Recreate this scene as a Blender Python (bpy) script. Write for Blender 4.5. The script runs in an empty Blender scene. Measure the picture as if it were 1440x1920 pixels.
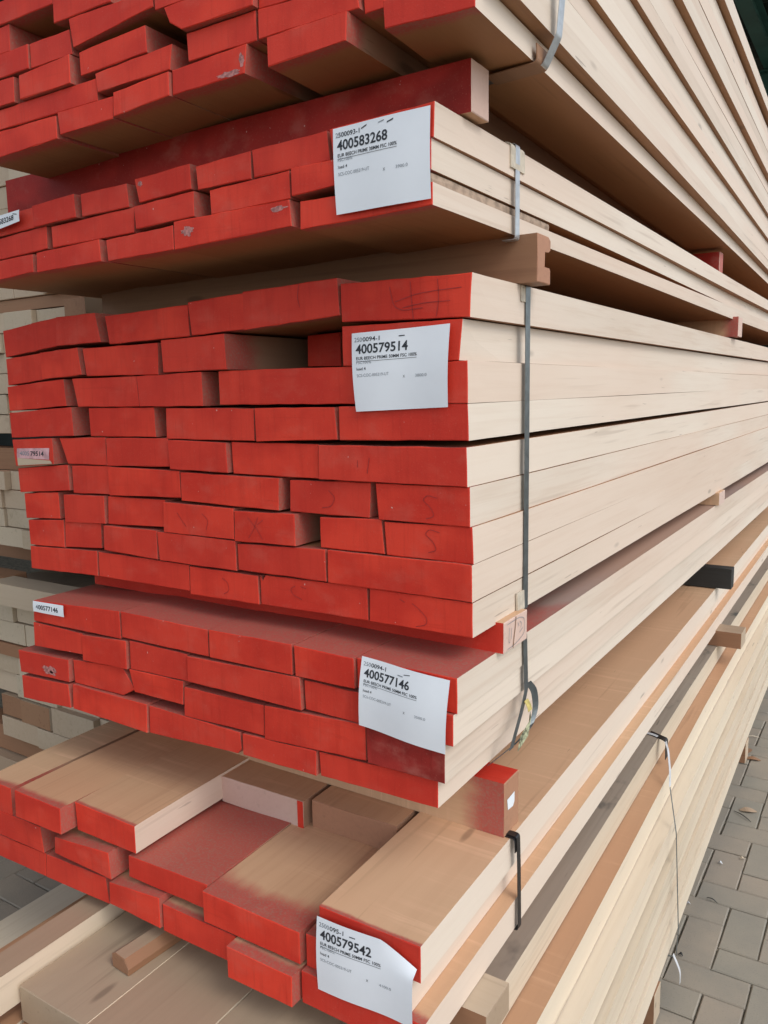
import bpy, bmesh, math, random
from mathutils import Vector, Matrix
from mathutils import noise as mnoise
scene = bpy.context.scene
R = math.radians
rnd = random.Random(7)
GZ = 1.0            # height of the datum (underside of the third pack) above the paving

# ------------------------------------------------------------------ camera
cam_d = bpy.data.cameras.new("camera"); cam = bpy.data.objects.new("camera", cam_d)
scene.collection.objects.link(cam); scene.camera = cam
CAMX = (0.8429673, 0.5376517, -0.0183530); CAMU = (-0.0647342, 0.1352444, 0.9886953); CAMB = (0.5340559, -0.8322497, 0.1488110)
cam.matrix_world = Matrix(((CAMX[0], CAMU[0], CAMB[0], 0.456309), (CAMX[1], CAMU[1], CAMB[1], -0.922213),
                           (CAMX[2], CAMU[2], CAMB[2], 0.325920 + GZ), (0, 0, 0, 1)))
cam_d.sensor_fit = 'VERTICAL'; cam_d.sensor_height = 24.0; cam_d.lens = 18.76871
cam_d.clip_start = 0.02; cam_d.clip_end = 500
scene.render.resolution_x = 768; scene.render.resolution_y = 1024

# ------------------------------------------------------------------ sky and sun
SUN_EL, SUN_AZ = 45.0, 108.0        # azimuth measured from +Y (along the boards) towards +X
world = bpy.data.worlds.new("World"); scene.world = world; world.use_nodes = True
wn = world.node_tree.nodes; wl = world.node_tree.links; wn.clear()
sky = wn.new('ShaderNodeTexSky'); sky.sky_type = 'NISHITA'; sky.sun_disc = False
sky.sun_elevation = R(SUN_EL); sky.sun_rotation = R(SUN_AZ); sky.air_density = 1.0; sky.dust_density = 1.5; sky.ozone_density = 1.0
bg = wn.new('ShaderNodeBackground'); bg.inputs['Strength'].default_value = 0.13
wo = wn.new('ShaderNodeOutputWorld'); hs = wn.new('ShaderNodeHueSaturation'); hs.inputs['Saturation'].default_value = 0.42; wl.new(sky.outputs[0], hs.inputs['Color']); wl.new(hs.outputs[0], bg.inputs[0]); wl.new(bg.outputs[0], wo.inputs[0])
sun_d = bpy.data.lights.new("sun", 'SUN'); sun_d.energy = 0.5; sun_d.angle = R(24); sun_d.color = (1.0, 0.96, 0.9)
sun = bpy.data.objects.new("sun", sun_d); scene.collection.objects.link(sun)
sd = Vector((math.sin(R(SUN_AZ))*math.cos(R(SUN_EL)), math.cos(R(SUN_AZ))*math.cos(R(SUN_EL)), math.sin(R(SUN_EL))))
sun.rotation_euler = (-sd).to_track_quat('-Z', 'Y').to_euler()
scene.view_settings.view_transform = 'Standard'; scene.view_settings.look = 'None'
scene.view_settings.exposure = 0.82; scene.view_settings.gamma = 1.0

# ------------------------------------------------------------------ materials
class NT:
    def __init__(s, name, rough=0.6):
        s.m = bpy.data.materials.new(name); s.m.use_nodes = True
        s.n = s.m.node_tree.nodes; s.l = s.m.node_tree.links; s.n.clear()
        s.out = s.n.new('ShaderNodeOutputMaterial'); s.b = s.n.new('ShaderNodeBsdfPrincipled')
        s.b.inputs['Roughness'].default_value = rough
        s.l.new(s.b.outputs[0], s.out.inputs[0])
        s.tc = s.n.new('ShaderNodeTexCoord'); s.oi = s.n.new('ShaderNodeObjectInfo')
        s.sep = None
    def link(s, a, b): s.l.new(a, b)
    def val(s, sock, v):
        if isinstance(v, (int, float)): sock.default_value = v
        elif isinstance(v, tuple): sock.default_value = v if len(v) == 4 or sock.type == 'VECTOR' else (*v, 1)
        else: s.l.new(v, sock)
    def math(s, op, a, b=0.0, c=None, clamp=False):
        n = s.n.new('ShaderNodeMath'); n.operation = op; n.use_clamp = clamp
        s.val(n.inputs[0], a); s.val(n.inputs[1], b)
        if c is not None: s.val(n.inputs[2], c)
        return n.outputs[0]
    def mix(s, f, a, b, blend='MIX'):
        n = s.n.new('ShaderNodeMix'); n.data_type = 'RGBA'; n.blend_type = blend
        s.val(n.inputs[0], f); s.val(n.inputs[6], a); s.val(n.inputs[7], b); return n.outputs[2]
    def coords(s, scale, off=7.0):
        """object coordinates, shifted by a random amount per object"""
        r = s.n.new('ShaderNodeVectorMath'); r.operation = 'MULTIPLY_ADD'
        cv = s.n.new('ShaderNodeCombineXYZ')
        for i, k in enumerate((13.1, 31.7, 9.3)): s.link(s.math('MULTIPLY', s.oi.outputs['Random'], k*off), cv.inputs[i])
        s.link(s.tc.outputs['Object'], r.inputs[0]); r.inputs[1].default_value = (1, 1, 1); s.link(cv.outputs[0], r.inputs[2])
        m = s.n.new('ShaderNodeVectorMath'); m.operation = 'MULTIPLY'
        s.link(r.outputs[0], m.inputs[0]); m.inputs[1].default_value = scale
        return m.outputs[0]
    def noise(s, vec, sc=1.0, det=3.0, rough=0.55, dist=0.0):
        n = s.n.new('ShaderNodeTexNoise'); s.link(vec, n.inputs['Vector']); n.inputs['Scale'].default_value = sc
        n.inputs['Detail'].default_value = det; n.inputs['Roughness'].default_value = rough; n.inputs['Distortion'].default_value = dist
        return n.outputs['Fac']
    def ramp(s, f, a, b, lo=0.0, hi=1.0):
        n = s.n.new('ShaderNodeMapRange'); n.interpolation_type = 'SMOOTHSTEP'
        s.val(n.inputs['Value'], f); s.val(n.inputs['From Min'], a); s.val(n.inputs['From Max'], b)
        n.inputs['To Min'].default_value = lo; n.inputs['To Max'].default_value = hi; return n.outputs[0]
    def bump(s, h, strength=0.3, dist=0.0006):
        n = s.n.new('ShaderNodeBump'); n.inputs['Strength'].default_value = strength; n.inputs['Distance'].default_value = dist
        s.link(h, n.inputs['Height']); s.link(n.outputs[0], s.b.inputs['Normal'])
    def ocol(s):
        if s.sep is None:
            sp = s.n.new('ShaderNodeSeparateColor'); s.link(s.oi.outputs['Color'], sp.inputs[0]); s.sep = sp.outputs
        return s.sep
    def oy(s):
        sp = s.n.new('ShaderNodeSeparateXYZ'); s.link(s.tc.outputs['Object'], sp.inputs[0]); return sp.outputs

RED = (0.73, 0.056, 0.029); RED_D = (0.58, 0.034, 0.019); DUST = (0.60, 0.13, 0.09)

def wood(name, pale, dark, spray_ch=None, across=0.0, mauve=None, blot=None, rough=0.62, fleck=0.35, tintk=0.40):
    t = NT(name, rough)
    big = t.noise(t.coords((2.2, 0.55, 2.2)), 2.0, 3, 0.5)
    grain = t.noise(t.coords((42.0, 1.3, 42.0)), 3.0, 4, 0.6, 0.4)
    fine = t.noise(t.coords((190.0, 5.0, 190.0)), 3.0, 2, 0.6)
    f = t.math('ADD', t.math('MULTIPLY', t.ramp(big, 0.35, 0.68), 0.55), t.math('MULTIPLY', t.ramp(grain, 0.42, 0.70), 0.38))
    col = t.mix(f, pale, dark)
    col = t.mix(t.ramp(fine, 0.62, 0.85, 0.0, fleck), col, tuple(c*0.55 for c in dark))
    # per-object tone
    col = t.mix(t.math('MULTIPLY', t.oi.outputs['Random'], 0.75), col, tuple(min(1, c*1.14) for c in pale))
    if across:
        saw = t.noise(t.coords((3.0, 60.0, 3.0)), 1.2, 3, 0.6, 0.3)
        loc = t.ramp(t.noise(t.coords((4, 4, 4)), 1.4, 2), 0.36, 0.60)
        col = t.mix(t.math('MULTIPLY', t.ramp(saw, 0.5, 0.75), t.math('MULTIPLY', loc, across)), col, tuple(min(1, c*1.35+0.04) for c in pale))
    if mauve is not None:
        col = t.mix(t.ocol()[1], col, mauve)
    if blot is not None:
        b = t.noise(t.coords((9, 5, 9)), 1.0, 4, 0.65)
        col = t.mix(t.ramp(b, 0.56, 0.70, 0, 0.9), col, blot)
    # long mineral streaks and short drying checks
    stv = t.noise(t.coords((70, 2.2, 70)), 1.0, 2, 0.5)
    col = t.mix(t.ramp(stv, 0.62, 0.74, 0, 0.40), col, tuple(c*0.72 for c in dark))
    chk = t.noise(t.coords((150, 9, 150), 5.0), 1.0, 2, 0.5)
    col = t.mix(t.ramp(chk, 0.74, 0.77, 0, 0.55), col, tuple(c*0.35 for c in dark))
    tint = t.noise(t.coords((1.2, 0.8, 1.2), 11.0), 1.0, 2, 0.5)
    col = t.mix(t.ramp(tint, 0.40, 0.62, tintk, 0.0), col, (pale[0]*1.02, pale[1]*0.86, pale[2]*0.80))
    # grime and knots
    kn = t.n.new('ShaderNodeTexVoronoi'); t.link(t.coords((9.0, 2.4, 9.0)), kn.inputs['Vector']); kn.inputs['Scale'].default_value = 1.0
    col = t.mix(t.ramp(kn.outputs['Distance'], 0.03, 0.075, 0.5, 0.0), col, tuple(c*0.35 for c in dark))
    if spray_ch is not None:
        yy = t.oy()[1]; s = t.ocol()[spray_ch]
        nz = t.noise(t.coords((22, 7, 22)), 1.0, 4, 0.6)
        edge = t.math('MULTIPLY', s, t.math('ADD', 0.45, t.math('MULTIPLY', nz, 1.3)))
        m = t.ramp(t.math('DIVIDE', yy, t.math('MAXIMUM', edge, 0.0005)), 0.45, 1.15, 0.97, 0.0)
        sp = t.noise(t.coords((300, 300, 300)), 1.0, 2, 0.5)
        redc = t.mix(t.ramp(sp, 0.4, 0.75), (0.45, 0.085, 0.065), (0.37, 0.15, 0.11))
        col = t.mix(m, col, redc)
    t.link(col, t.b.inputs['Base Color'])
    t.bump(t.math('ADD', grain, t.math('MULTIPLY', fine, 0.5)), 0.35, 0.0005)
    return t.m

def paint(name, base=RED, deep=RED_D, dusty=DUST, amount=0.28, rough=0.55):
    t = NT(name, rough); t.b.inputs['Specular IOR Level'].default_value = 0.22
    a = t.noise(t.coords((9, 9, 14)), 1.0, 3, 0.5)
    saw = t.noise(t.coords((170, 10, 9)), 1.0, 3, 0.6, 0.6)
    band = t.noise(t.coords((26, 4, 5)), 1.0, 3, 0.55, 0.8)
    ring = t.noise(t.coords((8, 8, 120)), 1.0, 2, 0.5, 1.2)
    sp = t.noise(t.coords((420, 420, 420)), 1.0, 2, 0.5)
    cl = t.noise(t.coords((16, 16, 24)), 1.0, 4, 0.6)
    c = t.mix(t.ramp(a, 0.35, 0.65), base, deep)
    c = t.mix(t.ramp(t.oi.outputs['Random'], 0, 1, 0, 0.5), c, (0.54, 0.040, 0.026))
    c = t.mix(t.ramp(band, 0.45, 0.75, 0, 0.35), c, tuple(x*0.8 for x in deep))
    c = t.mix(t.math('MULTIPLY', t.ramp(cl, 0.5, 0.75), amount), c, dusty)
    c = t.mix(t.ramp(saw, 0.5, 0.8, 0, 0.28), c, tuple(x*0.66 for x in deep))
    c = t.mix(t.ramp(ring, 0.6, 0.8, 0, 0.22), c, tuple(x*0.7 for x in deep))
    c = t.mix(t.ramp(sp, 0.60, 0.8, 0, 0.40), c, dusty)
    fl = t.noise(t.coords((160, 160, 160), 5.0), 1.0, 1, 0.4)
    c = t.mix(t.ramp(fl, 0.80, 0.84, 0, 0.8), c, (0.62, 0.40, 0.36))
    # rubbed bare patches
    bare = t.noise(t.coords((7, 7, 11), 3.0), 1.0, 4, 0.7)
    c = t.mix(t.ramp(bare, 0.735, 0.775, 0, 0.7), c, (0.55, 0.33, 0.30))
    t.link(c, t.b.inputs['Base Color'])
    t.bump(t.math('ADD', t.math('MULTIPLY', saw, 0.6), sp), 0.4, 0.0005)
    return t.m

def plain(name, col, rough=0.5, metal=0.0, var=0.15, sc=30.0, bump=0.0):
    t = NT(name, rough); t.b.inputs['Metallic'].default_value = metal
    n = t.noise(t.coords((sc, sc, sc)), 1.0, 4, 0.6)
    t.link(t.mix(t.ramp(n, 0.35, 0.7), col, tuple(c*(1-var*2) for c in col)), t.b.inputs['Base Color'])
    if bump: t.bump(n, bump, 0.0008)
    return t.m

M = {}
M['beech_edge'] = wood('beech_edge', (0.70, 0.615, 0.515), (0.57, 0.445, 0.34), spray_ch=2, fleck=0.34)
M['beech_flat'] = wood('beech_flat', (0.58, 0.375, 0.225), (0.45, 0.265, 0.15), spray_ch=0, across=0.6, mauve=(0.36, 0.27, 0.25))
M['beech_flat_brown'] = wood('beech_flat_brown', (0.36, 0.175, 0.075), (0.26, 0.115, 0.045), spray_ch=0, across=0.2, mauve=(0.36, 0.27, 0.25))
M['beech_edge_shaded'] = wood('beech_edge_shaded', (0.40, 0.25, 0.165), (0.30, 0.17, 0.105), spray_ch=2, fleck=0.2)  # beech edge darkened in colour to carry the shade inside the gaps
M['beech_end'] = wood('beech_end', (0.62, 0.47, 0.40), (0.52, 0.36, 0.29), fleck=0.2)
M['beech_end_brown'] = wood('beech_end_brown', (0.42, 0.22, 0.13), (0.30, 0.15, 0.09))
M['red'] = paint('red_end_paint')
M['red_dark'] = paint('red_paint_worn', (0.36, 0.03, 0.025), (0.20, 0.015, 0.012), (0.42, 0.14, 0.11), 0.6)
M['red_bearer_shaded'] = paint('red_paint_shaded', (0.46, 0.030, 0.022), (0.28, 0.018, 0.013), (0.44, 0.13, 0.10), 0.5)  # red end paint dimmed in colour for the shade under the uppermost pack
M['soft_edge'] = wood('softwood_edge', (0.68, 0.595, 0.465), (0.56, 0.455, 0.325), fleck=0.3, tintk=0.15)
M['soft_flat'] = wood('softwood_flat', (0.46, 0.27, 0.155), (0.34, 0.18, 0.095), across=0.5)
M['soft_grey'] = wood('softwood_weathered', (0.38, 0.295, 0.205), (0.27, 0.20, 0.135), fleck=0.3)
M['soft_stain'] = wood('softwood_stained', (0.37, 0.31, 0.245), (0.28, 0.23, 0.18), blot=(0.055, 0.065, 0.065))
M['pale_end'] = wood('pale_sawn_end', (0.50, 0.42, 0.31), (0.39, 0.31, 0.21), fleck=0.2)
M['brown_wood'] = wood('brown_batten', (0.30, 0.165, 0.09), (0.20, 0.10, 0.055))
M['bark'] = plain('bark', (0.46, 0.34, 0.25), 0.9, 0, 0.22, 60, 0.4)
M['dark_wood'] = wood('dark_batten', (0.028, 0.030, 0.028), (0.018, 0.016, 0.014))
M['steel'] = plain('galvanised_strap', (0.55, 0.58, 0.60), 0.38, 0.65, 0.12, 60)
M['steel_dark'] = plain('blued_strap', (0.19, 0.215, 0.225), 0.38, 0.75, 0.15, 60)
M['black'] = plain('black_strap', (0.012, 0.012, 0.014), 0.35, 0.0, 0.2, 60)
M['white_strap'] = plain('white_strap', (0.62, 0.64, 0.66), 0.35, 0.0, 0.1, 60)
M['card'] = plain('cardboard', (0.62, 0.55, 0.44), 0.8, 0.0, 0.12, 70, 0.3)
M['paper'] = plain('label_paper', (0.82, 0.865, 0.91), 0.55, 0.0, 0.02, 12)
M['paper_pink'] = plain('label_paper_sprayed', (0.72, 0.42, 0.44), 0.55, 0.0, 0.2, 60)
M['ink'] = plain('label_ink', (0.025, 0.03, 0.04), 0.6)
M['ink_faint'] = plain('label_ink_faint', (0.25, 0.28, 0.31), 0.6)
M['pencil'] = plain('pencil', (0.42, 0.028, 0.022), 0.6)
M['ink_mark'] = plain('stamp_ink', (0.30, 0.30, 0.32), 0.6)
M['yellow_tag'] = plain('yellow_tag', (0.62, 0.50, 0.16), 0.5, 0, 0.2, 90)
M['green_tag'] = plain('green_tag', (0.50, 0.52, 0.33), 0.5, 0, 0.45, 160)
M['roof'] = plain('dark_green_sheet', (0.018, 0.035, 0.026), 0.5, 0.2, 0.35, 0.6)
M['teal'] = plain('teal_steel', (0.05, 0.15, 0.13), 0.45, 0.0, 0.15, 4)
M['wall'] = plain('dark_wall', (0.02, 0.03, 0.03), 0.8, 0.0, 0.3, 0.8)

def paving_mat():
    t = NT('concrete_paver', 0.85)
    g = t.n.new('ShaderNodeNewGeometry')
    n1 = t.noise(t.tc.outputs['Object'], 5.0, 5, 0.6); n2 = t.noise(t.tc.outputs['Object'], 260.0, 3, 0.6)
    n3 = t.noise(t.tc.outputs['Object'], 1.1, 3, 0.5)
    c = t.mix(g.outputs['Random Per Island'], (0.30, 0.275, 0.22), (0.345, 0.29, 0.225))
    c = t.mix(t.ramp(n1, 0.3, 0.7, 0, 0.55), c, (0.20, 0.20, 0.175))
    c = t.mix(t.ramp(n3, 0.45, 0.7, 0, 0.4), c, (0.33, 0.28, 0.23))
    c = t.mix(t.ramp(n2, 0.55, 0.8, 0, 0.45), c, (0.11, 0.11, 0.10))
    t.link(c, t.b.inputs['Base Color']); t.bump(t.math('ADD', n2, n1), 0.5, 0.0015)
    return t.m
M['paver'] = paving_mat()
M['sand'] = plain('joint_sand', (0.26, 0.225, 0.165), 0.95, 0, 0.25, 40, 0.6)

# ------------------------------------------------------------------ helpers
def link(o, parent=None):
    scene.collection.objects.link(o)
    if parent is not None: o.parent = parent
    return o
def tag(o, label=None, cat=None, group=None, kind=None):
    if label: o['label'] = label
    if cat: o['category'] = cat
    if group: o['group'] = group
    if kind: o['kind'] = kind
    return o
def mesh_obj(name, bm, mats, parent=None, loc=(0, 0, 0), rz=0.0):
    me = bpy.data.meshes.new(name); bm.normal_update(); bm.to_mesh(me); bm.free()
    for m in (mats if isinstance(mats, (list, tuple)) else [mats]): me.materials.append(m)
    o = bpy.data.objects.new(name, me); o.location = loc; o.rotation_euler = (0, 0, rz)
    return link(o, parent)
def box(bm, a, b, mi=0):
    v = [bm.verts.new((x, y, z)) for z in (a[2], b[2]) for y in (a[1], b[1]) for x in (a[0], b[0])]
    for f in ((0, 2, 3, 1), (4, 5, 7, 6), (0, 1, 5, 4), (2, 6, 7, 3), (0, 4, 6, 2), (1, 3, 7, 5)):
        bm.faces.new([v[i] for i in f]).material_index = mi
def prism(poly, L, jit=0.00035, far=None, seed=0, wob=0.0012, near=0.35, bend=2.2, farx=None, sub=0.022, matfn=None, fx=0.0, notch=False):
    """board: near outline poly (x,z) at y=0, running along +Y for L; slots 0 edge, 1 flat, 2 end"""
    r = random.Random(seed); pts = []
    n = len(poly)
    for i in range(n):
        a = Vector(poly[i]); b = Vector(poly[(i+1) % n]); k = max(1, int((b-a).length/sub))
        for j in range(k):
            pts.append((a.lerp(b, j/k), i, j/k, j == 0))
    xs = [p[0] for p in poly]; zs = [p[1] for p in poly]; cx = (min(xs)+max(xs))/2; cz = sum(zs)/n
    t = far if far else (max(zs)-min(zs))
    def farpt(p):
        x = min(xs) if p.x < cx else max(xs)
        fxx = p.x if min(xs)+0.012 < p.x < max(xs)-0.012 else x
        return Vector((fxx, cz + (t/2 if p.y > cz else -t/2)))
    if far is None or notch: farpt = lambda p: p.copy()
    bm = bmesh.new(); rings = []
    ph = r.random()*100
    ys = [0.0, 0.0009] + [min(L, v) for v in (0.04, 0.12, 0.25, 0.45, 0.7, 1.0, 1.4, 1.9, 2.5, 3.2, 4.2, 5.5) if v < L-0.05] + [L]
    for k, y in enumerate(ys):
        w = 0.0 if y < near else min(1.0, (y-near)/(bend-near)); w = w*w*(3-2*w)
        ring = []
        for (p, i, f, corner) in pts:
            q = p.lerp(farpt(p), w)
            d = Vector((q.x-cx, q.y-cz))
            if k == 0: q = q - Vector((math.copysign(min(0.001, abs(d.x)*0.3), d.x), math.copysign(min(0.001, abs(d.y)*0.3), d.y)))
            if farx and k > 0:
                wx_ = min(1, y/.10); tx_ = farx[0] if q.x < cx else farx[1]; mx_ = min(xs) if q.x < cx else max(xs)
                if abs(p.x-mx_) < 0.013: q = Vector((q.x*(1-wx_)+tx_*wx_, q.y))
            e = jit*(1.6 if k < 2 else 0.8)
            q = q + Vector((r.uniform(-e, e), r.uniform(-e, e)))*(0.5 if corner else 1)
            wx = wob*(mnoise.noise(Vector((y*0.9+ph, 3.1, 0)))) * min(1, y*2)
            wz = wob*(mnoise.noise(Vector((y*0.9+ph, 9.7, 5)))) * min(1, y*2)
            ring.append(bm.verts.new((q.x + wx + fx*w, y, q.y + wz)))
        rings.append(ring)
    m = len(pts)
    for k in range(len(rings)-1):
        for i in range(m):
            f = bm.faces.new((rings[k][i], rings[k][(i+1) % m], rings[k+1][(i+1) % m], rings[k+1][i]))
            e = poly[(pts[i][1]+1) % n]; s = poly[pts[i][1]]
            flat = abs(e[0]-s[0]) > abs(e[1]-s[1])
            f.material_index = 1 if flat else 0
            if matfn: f.material_index = matfn(pts[i][1], f.material_index)
            if k == 0: f.material_index = 2
    f = bm.faces.new(list(reversed(rings[0]))); f.material_index = 2
    f2 = bm.faces.new(rings[-1]); f2.material_index = 0
    bmesh.ops.recalc_face_normals(bm, faces=bm.faces)
    return bm
def board(name, poly_mm, loc, yaw, L, mats, color, seed, far=None, **kw):
    us = [p[0] for p in poly_mm]; zs = [p[1] for p in poly_mm]
    u0 = (min(us)+max(us))/2; z0 = min(zs)
    poly = [((u-u0)/1000, (z-z0)/1000) for u, z in poly_mm]
    fxm = kw.pop('farx', None)
    if fxm: kw['farx'] = ((fxm[0]-u0)/1000, (fxm[1]-u0)/1000)
    bm = prism(poly, L, seed=seed, far=far, **kw)
    c, s = math.cos(yaw), math.sin(yaw)
    o = mesh_obj(name, bm, mats, loc=(loc[0]+c*u0/1000, loc[1]+s*u0/1000, GZ+z0/1000), rz=yaw)
    o.color = (*color, 1)
    return o
def ribbon(name, pts, wvec, width, th, mat, parent=None, closed=False, widths=None):
    """flat band following pts; wvec = direction of its width"""
    bm = bmesh.new(); P = [Vector(p) for p in pts]; W = Vector(wvec).normalized(); n = len(P); rings = []
    for i, p in enumerate(P):
        a = P[(i-1) % n] if (closed or i > 0) else p; b = P[(i+1) % n] if (closed or i < n-1) else p
        tdir = (b-a).normalized(); nn = tdir.cross(W).normalized()
        hw = (widths[i] if widths else width)/2
        rings.append([bm.verts.new(p + W*sx*hw + nn*sy*th/2) for sx, sy in ((-1, -1), (1, -1), (1, 1), (-1, 1))])
    for i in range(n if closed else n-1):
        A, B = rings[i], rings[(i+1) % n]
        for k in range(4): bm.faces.new((A[k], A[(k+1) % 4], B[(k+1) % 4], B[k]))
    if not closed: bm.faces.new(rings[0]); bm.faces.new(rings[-1])
    bmesh.ops.recalc_face_normals(bm, faces=bm.faces)
    # origin at the first point
    o = P[0].copy()
    for v in bm.verts: v.co -= o
    return mesh_obj(name, bm, mat, parent, loc=o + Vector((0, 0, GZ)) if parent is None else o)
def round_corner(path, r=0.004, k=4):
    out = [Vector(path[0])]
    for i in range(1, len(path)-1):
        a, b, c = Vector(path[i-1]), Vector(path[i]), Vector(path[i+1])
        u = (a-b); v = (c-b); rr = min(r, u.length*0.45, v.length*0.45); p0 = b+u.normalized()*rr; p1 = b+v.normalized()*rr
        for j in range(k+1):
            t = j/k; out.append(p0*(1-t)**2 + b*2*t*(1-t) + p1*t*t)
    out.append(Vector(path[-1])); return out
ORD = ['first', 'second', 'third', 'fourth', 'fifth', 'sixth', 'seventh', 'eighth', 'ninth', 'tenth', 'eleventh', 'twelfth', 'thirteenth', 'fourteenth', 'fifteenth']

# ------------------------------------------------------------------ ground
bm = bmesh.new(); v = [bm.verts.new(p) for p in ((-150, -150, 0), (150, -150, 0), (150, 150, 0), (-150, 150, 0))]; bm.faces.new(v)
tag(mesh_obj('ground', bm, M['sand'], loc=(0, 0, -0.008)), kind='structure')
bm = bmesh.new(); pr = random.Random(3); U = 0.087
for i in range(-31, 26):
    for j in range(-17, 114):
        k = (i-j) % 4
        if k in (1, 2): continue
        w, h = (2*U, U) if k == 0 else (U, 2*U)
        x0, y0 = i*U, j*U; g = 0.0016
        z = pr.uniform(-0.0015, 0.0015); tx, ty = pr.uniform(-0.006, 0.006), pr.uniform(-0.006, 0.006); b = 0.0028
        a = [(x0+g, y0+g), (x0+w-g, y0+g), (x0+w-g, y0+h-g), (x0+g, y0+h-g)]
        jx = [(pr.uniform(-.0012, .0012), pr.uniform(-.0012, .0012)) for _ in a]
        lo = [bm.verts.new((p[0]+q[0], p[1]+q[1], -0.010)) for p, q in zip(a, jx)]
        md = [bm.verts.new((p[0]+q[0], p[1]+q[1], z-0.003+(p[0]-x0)*tx+(p[1]-y0)*ty)) for p, q in zip(a, jx)]
        cx, cy = x0+w/2, y0+h/2
        hi = [bm.verts.new((p[0]+q[0]+math.copysign(b, cx-p[0]), p[1]+q[1]+math.copysign(b, cy-p[1]), z+(p[0]-x0)*tx+(p[1]-y0)*ty)) for p, q in zip(a, jx)]
        for A, B in ((lo, md), (md, hi)):
            for e in range(4): bm.faces.new((A[e], A[(e+1) % 4], B[(e+1) % 4], B[e]))
        bm.faces.new(hi)
tag(mesh_obj('paving', bm, M['paver']), kind='structure')

# ------------------------------------------------------------------ shed roof over the stacks
roof = bpy.data.objects.new('shed_roof', None); link(roof); roof.location = (0, 0, 0)
tag(roof, 'dark green shed roof of profiled sheet high above the timber stacks', 'roof')
bm = bmesh.new(); X0, X1, Y0, Y1 = -9.0, 1.1, -1.2, 26.0; n = int((Y1-Y0)/0.1)
rows = []
for i in range(n+1):
    y = Y0+i*0.1; z = 4.15 + (0.035 if (i//2) % 2 else 0.0)
    rows.append([bm.verts.new((X0, y, z)), bm.verts.new((X1, y, z)), bm.verts.new((X1, y, z+0.012)), bm.verts.new((X0, y, z+0.012))])
for a, b in zip(rows, rows[1:]):
    for e in range(4): bm.faces.new((a[e], a[(e+1) % 4], b[(e+1) % 4], b[e]))
mesh_obj('cladding', bm, M['roof'], roof)
for k in range(5):
    bm = bmesh.new(); x = -0.72-1.9*(k-0) if k else -0.70
    box(bm, (x, Y0, 3.98), (x+0.1, Y1, 3.99)); box(bm, (x+0.045, Y0, 3.99), (x+0.055, Y1, 4.135)); box(bm, (x, Y0, 4.135), (x+0.1, Y1, 4.148))
    mesh_obj('purlin', bm, M['teal'], roof)
for k in range(6):
    bm = bmesh.new(); y = 2.6+4.4*k
    box(bm, (X0, y, 3.70), (X1-.1, y+0.16, 3.712)); box(bm, (X0, y+0.07, 3.712), (X1-.1, y+0.09, 3.965)); box(bm, (X0, y, 3.965), (X1-.1, y+0.16, 3.977))
    mesh_obj('rafter', bm, M['teal'] if k == 1 else M['roof'], roof)
bm = bmesh.new(); box(bm, (-9.2, -6, 0), (-9.0, 26, 4.1)); tag(mesh_obj('light_blocking_wall', bm, M['wall']), 'unseen dark wall added to keep light off the left of the stacks', 'wall')  # first wall is out of view, added to block light from the left
bm = bmesh.new(); box(bm, (-9.0, 26, 0), (0.6, 26.2, 4.1)); tag(mesh_obj('shed_gable', bm, M['wall']), 'dark end wall closing the far end of the shed', 'wall')

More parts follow.
